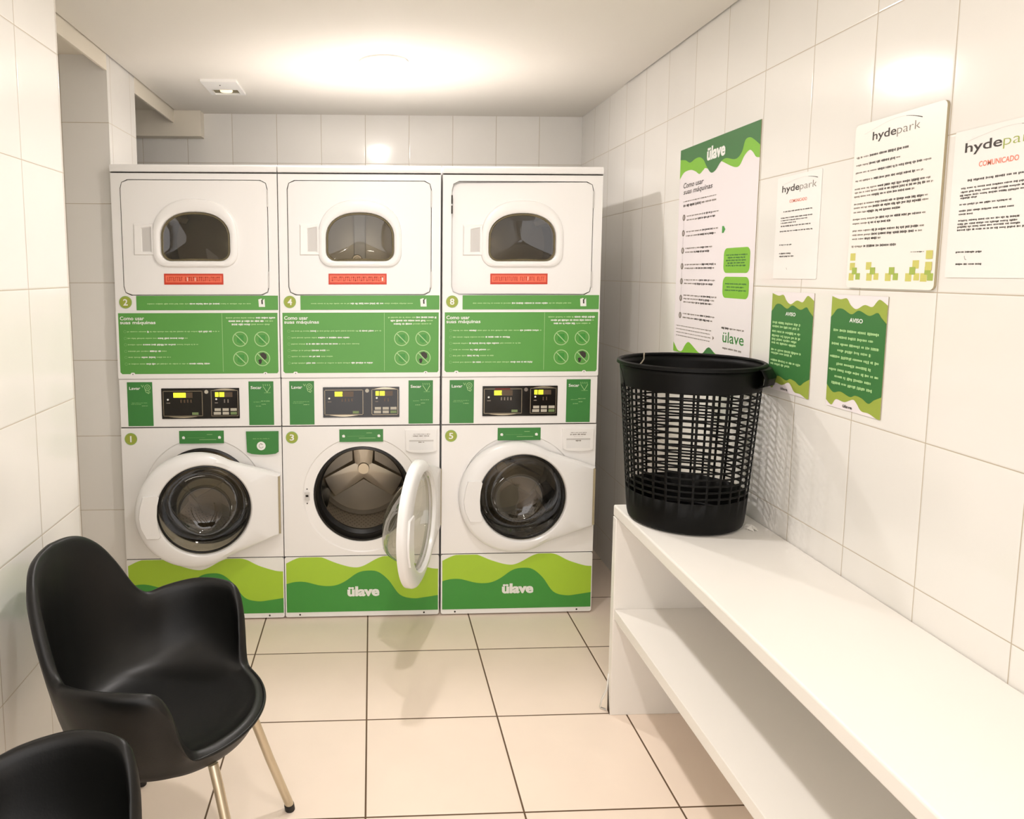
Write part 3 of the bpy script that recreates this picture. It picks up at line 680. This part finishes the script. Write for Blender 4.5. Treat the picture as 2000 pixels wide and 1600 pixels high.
# ------------------------------------------------------------------ chairs
RIM = [(0, .228, .436), (30, .228, .436), (48, .230, .438), (55, .238, .452), (60, .256, .505), (64, .274, .580), (69, .284, .628), (76, .288, .641), (92, .286, .645), (104, .278, .638), (114, .270, .630), (122, .262, .624), (129, .264, .655), (137, .270, .724), (147, .278, .794), (160, .280, .838), (180, .279, .852)]
def rim_at(deg):
    d = abs(((deg+180) % 360)-180)
    for i in range(len(RIM)-1):
        if RIM[i][0] <= d <= RIM[i+1][0]:
            p0, p1, p2, p3 = RIM[max(i-1, 0)], RIM[i], RIM[i+1], RIM[min(i+2, len(RIM)-1)]
            t = (d-p1[0])/(p2[0]-p1[0]); o = []
            for k in (1, 2):
                m1 = (p2[k]-p0[k])/(p2[0]-p0[0])*(p2[0]-p1[0]); m2 = (p3[k]-p1[k])/(p3[0]-p1[0])*(p2[0]-p1[0]) if p3[0] != p1[0] else 0
                o.append((2*t**3-3*t*t+1)*p1[k]+(t**3-2*t*t+t)*m1+(-2*t**3+3*t*t)*p2[k]+(t**3-t*t)*m2)
            return o
def bez(a, b, c, t): return tuple((1-t)**2*a[k]+2*t*(1-t)*b[k]+t*t*c[k] for k in (0, 1))
def make_chair(label):
    t = thing('tub_chair', (0, 0, 0), label, 'chair', 'black moulded tub chairs')
    m = MB(); N = 120; cols = []
    for i in range(N):
        d = 360*i/N; R_, Z_ = rim_at(d); H = max(0, (Z_-.436))
        k = min(1, H/.18)
        rs = .188; P = [(.004, .416), (.09, .417), (.16, .421), (rs, .427)]
        P += [bez((rs, .427), (rs+(R_-rs)*(.75+.2*k), .430+.010*k), (R_-.006*k, Z_-.014*k), q) for q in (.2, .4, .6, .8, 1)]
        th = .030
        P += [(R_+.004, Z_+.001-.001), (R_+.014, Z_+.003-.004*(1-k)), (R_+th, Z_-.012-.004*(1-k))]
        P += [bez((R_+th, Z_-.016), (R_+th-.004-.045*k, .46), (.222+.008*(1-k), .392), q) for q in (.25, .5, .75, 1)]
        P += [(.222, .372), (.15, .366), (.004, .366)]
        a = math.radians(d); cols.append([(r*math.cos(a), r*math.sin(a), z) for r, z in P])
    cols.append(cols[0]); n = len(cols[0])
    m.loops([[cols[i][j] for i in range(N)] for j in range(n)], 0, cap0=True, cap1=True)
    m.build('seat_shell', m_chair, t, smooth=80, sub=1)
    # short tongue below the seat front, as the moulding folds under
    for q in (.12, -.12): m = MB(); m.tube([(q, -.12, .362), (q, .12, .362)], .012, 10); m.build('under_frame', m_chr, t)
    for fx, fy, tx, ty in ((.272, .20, .175, .135), (.272, -.20, .175, -.135), (-.20, .268, -.13, .155), (-.20, -.268, -.13, -.155)):
        m = MB(); m.tube([(tx*.97, ty*.97, .372), (tx, ty, .356), (tx+(fx-tx)*.1, ty+(fy-ty)*.1, .325), (tx+(fx-tx)*.5, ty+(fy-ty)*.5, .18), (fx, fy, .012)], .0125, 16)
        lg = m.build('leg', m_chr, t)
        m = MB(); dx, dy = (fx-tx)/.34, (fy-ty)/.34; m.tube([(fx-dx*.008, fy-dy*.008, .018), (fx, fy, .0)], .0142, 16); m.build('foot_cap', m_cap, lg)
    return t
def copy_tree(o, parent=None):
    c = o.copy(); COL.objects.link(c); c.parent = parent
    for ch in list(o.children): copy_tree(ch, c)
    return c
ch = make_chair('black tub chair on steel legs, the fully visible one before washing machine number 1')
ch2 = copy_tree(ch)
ch2['label'] = 'black tub chair nearest the camera, only its arm showing at the bottom left corner'
ch.location = (-.512, -1.035, 0); ch.rotation_euler = (0, 0, math.radians(-7))
ch2.location = (-.582, -1.755, 0); ch2.rotation_euler = (0, 0, math.radians(-6))

# ------------------------------------------------------------------ posters and notices on the right wall
RW = (0, -1, 0), (0, 0, -1), (-1, 0, 0)
def wallp(y, z, off=.0006): return Print((XR-off, y, z), *RW)
P = wallp(.073, 2.02); P.base(.600, .795, .0022, m_paper, edge=m_bedge)
dw = smooth_curve([(0, .037), (.047, .044), (.089, .059), (.135, .051), (.174, .052), (.207, .068), (.231, .093), (.267, .120), (.302, .117), (.340, .093), (.378, .086), (.433, .098), (.464, .096), (.488, .080), (.505, .048), (.531, .043), (.558, .053), (.600, .078)], 5)
lw = smooth_curve([(0, .113), (.025, .096), (.051, .088), (.099, .088), (.140, .099), (.174, .113), (.205, .103), (.223, .098), (.267, .110), (.302, .108), (.340, .093), (.352, .094), (.414, .117), (.452, .127), (.477, .123), (.504, .097), (.535, .084), (.557, .094), (.578, .112), (.600, .117)], 5)
P.band([(u, 0) for u, v in lw], lw, m_lg, 1); P.band([(u, 0) for u, v in dw], dw, m_ndg, 2)
P.text('ülave', .232, .026, .372, .074, m_wp, 3, **LOGO)
P.text('Como usar', .037, .132, .212, .152, m_ink, 1, off=.012, shear=.2); P.text('suas máquinas', .040, .158, .285, .182, m_ink, 1, off=.012, shear=.2)
P.words(.042, .320, .204, .005, m_ink2); P.words(.042, .318, .220, .008, m_ink, 1, ((0, .4),), m_ink2)
rows = ((.266, (.262, .277), .34), (.326, (.322, .338), .343), (.394, (.386, .401), .303), (.455, (.449, .463), .345), (.514, (.508, .522), .341), (.580, (.568, .581, .594), .362), (.648, (.640, .655), .348))
for v, ls, e in rows:
    P.disc(.053, v, .0125, m_ink2, 1, 20)
    P.poly([(.051, v-.006), (.055, v-.006), (.055, v+.006), (.051, v+.006)], m_paper, 2)
    for j, q in enumerate(ls): P.words(.078, e-(.02*j), q, .0058, m_ink, 1, ((.35, .9),) if j == len(ls)-1 else ((.5, .8),), m_ink2)
P.rect(.0525, .28, .0535, .64, m_ink2, 1)
P.poly([(.372, .318), (.384, .318), (.396, .330), (.384, .342), (.372, .342)], m_dg2, 1)
P.poly([(.337, .707), (.349, .714), (.337, .722)], m_ink2, 1)
for (a, b, c_, d, n) in ((.394, .396, .572, .481, 5), (.395, .494, .574, .567, 3)):
    P.poly(rrect(a, b, c_, d, .022), m_lg, 1)
    for i in range(n): P.words(a+.018+.012*(i % 2), c_-.018-.012*(i % 2), b+.024+i*(d-b-.04)/(n), .0055, m_ndg, 2)
P.words(.400, .555, .672, .006, m_ink, 1, ((0, .35),), m_ink2)
P.text('ülave', .412, .684, .558, .722, m_dg, 1, off=.008)
P.words(.414, .545, .742, .007, m_ink2)
for i in range(4): P.words(.022, .325-.01*(i % 2), .690+i*.013, .004, m_ink2)
bw = smooth_curve([(0, .758), (.022, .775), (.045, .789), (.080, .789), (.110, .762), (.138, .748), (.170, .756), (.227, .778), (.262, .778), (.306, .752), (.353, .765), (.42, .785), (.5, .780), (.56, .765), (.600, .757)], 4)
P.band(bw, [(u, .795) for u, v in bw], m_lg, 1)
bw2 = smooth_curve([(.240, .79), (.270, .775), (.306, .752), (.335, .757), (.37, .777), (.40, .79)], 4); P.band(bw2, [(u, .795) for u, v in bw2], m_ndg, 2)
tag(P.build('instruction_poster'), 'tall white poster with green wave header, how to use the machines, above the basket', 'poster')

def swoosh(P, u0, u1, v, s, m1, m2):
    """thin arc that starts left of the wordmark and swells to the right"""
    n = 26; pts = [(u0+(u1-u0)*i/n, v-s*math.sin(PI*(.12+.80*i/n)**1.35)) for i in range(n+1)]
    for i, (a, b_) in enumerate(zip(pts, pts[1:])):
        P.line([a, b_], .0006+.0018*max(0, (i/n-.7))*3, m1 if i > n*.72 else m2, 1)
def hyde(P, u0, u1, v0, v1, l=1, pk=None):
    um = u0+(u1-u0)*.52
    P.text('hyde', u0, v0, um, v1, m_ink, l, off=.012); P.text('park', um+(u1-u0)*.015, v0+(v1-v0)*.0, u1, v1, pk or m_ink2, l, off=-.012)
P = wallp(-.638, 1.823); P.base(.218, .301, .0012, m_a4, .004)
hyde(P, .026, .196, .026, .052); swoosh(P, .03, .200, .026, .014, m_ink, m_plg)
P.text('COMUNICADO', .068, .070, .154, .079, m_ord, 1, off=.015)
for a, b_, v, h in ((.039, .182, .103, .004), (.027, .184, .121, .004), (.028, .161, .1285, .0035), (.028, .106, .136, .0035), (.029, .178, .1455, .004), (.025, .188, .1605, .004), (.026, .091, .2005, .004), (.028, .092, .226, .0045), (.029, .104, .2345, .0045)):
    P.words(a, b_, v, h, m_ink)
P.line([(.07, .268), (.073, .274)], .0012, m_ink2)
tag(P.build('notice'), 'smaller white laminated notice with red heading, just right of the tall poster', 'notice', 'white notices on the wall')
P = wallp(-.993, 1.907); P.base(.295, .405, .006, m_board, .012, edge=m_bedge)
hyde(P, .065, .221, .026, .052); swoosh(P, .035, .226, .030, .022, m_ink, m_plg)
for a, b_, v, h in ((.007, .193, .0805, .005), (.007, .165, .0995, .0045), (.007, .261, .118, .0045), (.008, .241, .138, .0045), (.007, .269, .158, .0045), (.008, .270, .167, .0045), (.007, .216, .177, .0045), (.008, .258, .1955, .0045), (.008, .261, .205, .0045), (.008, .177, .216, .0045), (.007, .256, .2335, .0045), (.007, .152, .244, .0045), (.009, .258, .262, .0045), (.009, .249, .2725, .0045), (.009, .117, .2825, .0045), (.009, .171, .301, .005), (.215, .260, .320, .002)):
    P.words(a+.004, b_, v, h, m_ink, 1, ((.25, .9),), m_ink2)
sq = mat('print_yellow_green', (206, 202, 110), .5); sq2 = mat('print_leaf_green', (164, 184, 84), .5)
def S(u, v, mm, l=1, w=.0195): P.rect(u, v, u+w, v+w*.95, mm, l)
S(.011, .318, sq); S(.011, .342, sq)
for i, u in enumerate((.009, .076, .142, .208, .268)):
    if i == 4: u = .254
    S(u, .368, sq); S(u+(.026 if i < 4 else .0205), .368, sq if i % 2 else sq2, 1, .017); S(u+.012, .354, sq2, 2, .018)
S(.072, .341, sq); S(.228, .339, sq); S(.267, .318, sq, 3); S(.267, .343, sq, 3)
tag(P.build('notice_board'), 'largest white notice, a foam board with a row of yellow-green squares along its foot', 'notice', None)
P = wallp(-1.311, 1.832); P.base(.235, .302, .0015, m_a4, .003)
hyde(P, .028, .200, .026, .052, 1, m_olp); swoosh(P, .03, .205, .026, .016, m_ink2, m_plg)
P.text('COMUNICADO', .066, .068, .158, .079, m_ord, 1, off=.015)
for a, b_, v, h in ((.041, .200, .103, .005), (.026, .205, .118, .004), (.026, .205, .1255, .004), (.024, .205, .1325, .004), (.026, .071, .138, .004), (.025, .149, .151, .004), (.025, .161, .164, .004), (.025, .061, .171, .004), (.025, .172, .184, .004), (.024, .166, .191, .004), (.024, .173, .197, .004), (.024, .190, .2035, .004), (.025, .091, .249, .004), (.027, .094, .274, .004)):
    P.words(a, b_, v, h, m_ink)
P.line([(.048, .257), (.050, .264), (.054, .265)], .001, m_ink2)
tag(P.build('notice'), 'white laminated notice with red heading cut off by the right edge of the photo', 'notice', 'white notices on the wall')

def aviso(y, label, rows_, flip, w=.212):
    P = wallp(y, 1.483); P.base(w, .298, .0016, m_paper, .0015, edge=m_bedge)
    s_ = w/.211
    T = lambda L: smooth_curve([(u*s_, v) for u, v in L], 5)
    a = T([(0, .005), (.034, .012), (.060, .009), (.076, .025), (.099, .035), (.129, .023), (.157, .027), (.172, .014), (.184, .008), (.211, .021)])
    b_ = T([(0, .060), (.010, .052), (.025, .038), (.048, .037), (.082, .049), (.110, .038), (.149, .049), (.178, .040), (.192, .051), (.211, .065)])
    c_ = T([(0, .241), (.028, .259), (.058, .253), (.096, .261), (.117, .254), (.142, .257), (.167, .266), (.186, .254), (.211, .242)])
    d = T([(0, .283), (.024, .294), (.041, .276), (.076, .278), (.108, .266), (.123, .273), (.142, .289), (.170, .290), (.197, .2975), (.211, .298)])
    def res(L, n=60):
        out = []
        for i in range(n+1):
            u = w*i/n
            for (x0, y0), (x1, y1) in zip(L, L[1:]):
                if x0-1e-9 <= u <= x1+1e-9: out.append((u, y0+(y1-y0)*((u-x0)/(x1-x0) if x1 > x0 else 0))); break
            else: out.append((u, L[-1][1]))
        return out
    a, b_, c_, d = map(res, (a, b_, c_, d))
    P.band(a, d, m_olp, 1); P.band(b_, c_, m_ndg, 2)
    P.text('AVISO', .077, .0585, .128, .0695, m_wp, 3, off=.022)
    for u0, u1, v in rows_: P.words(u0, u1, v, .0075, m_pale, 3, (), None, .0052)
    P.text('ülave', .071, .284, .108, .292, m_ink, 3, off=.02)
    return tag(P.build('warning_notice'), label, 'notice', 'green AVISO notices')
aviso(-.643, 'green AVISO notice half hidden behind the black basket', [(.010, .155, .093), (.010, .150, .105), (.010, .158, .120), (.010, .158, .133), (.010, .140, .144), (.010, .140, .155), (.010, .165, .176), (.010, .120, .186), (.010, .165, .208), (.010, .12, .219)], 0)
aviso(-.934, 'green AVISO notice fully in view below the large foam board', [(.015, .190, .0935), (.035, .170, .1115), (.011, .192, .1295), (.036, .165, .146), (.007, .195, .1635), (.036, .169, .1815), (.006, .197, .198), (.031, .172, .2155), (.020, .179, .233)], 1)
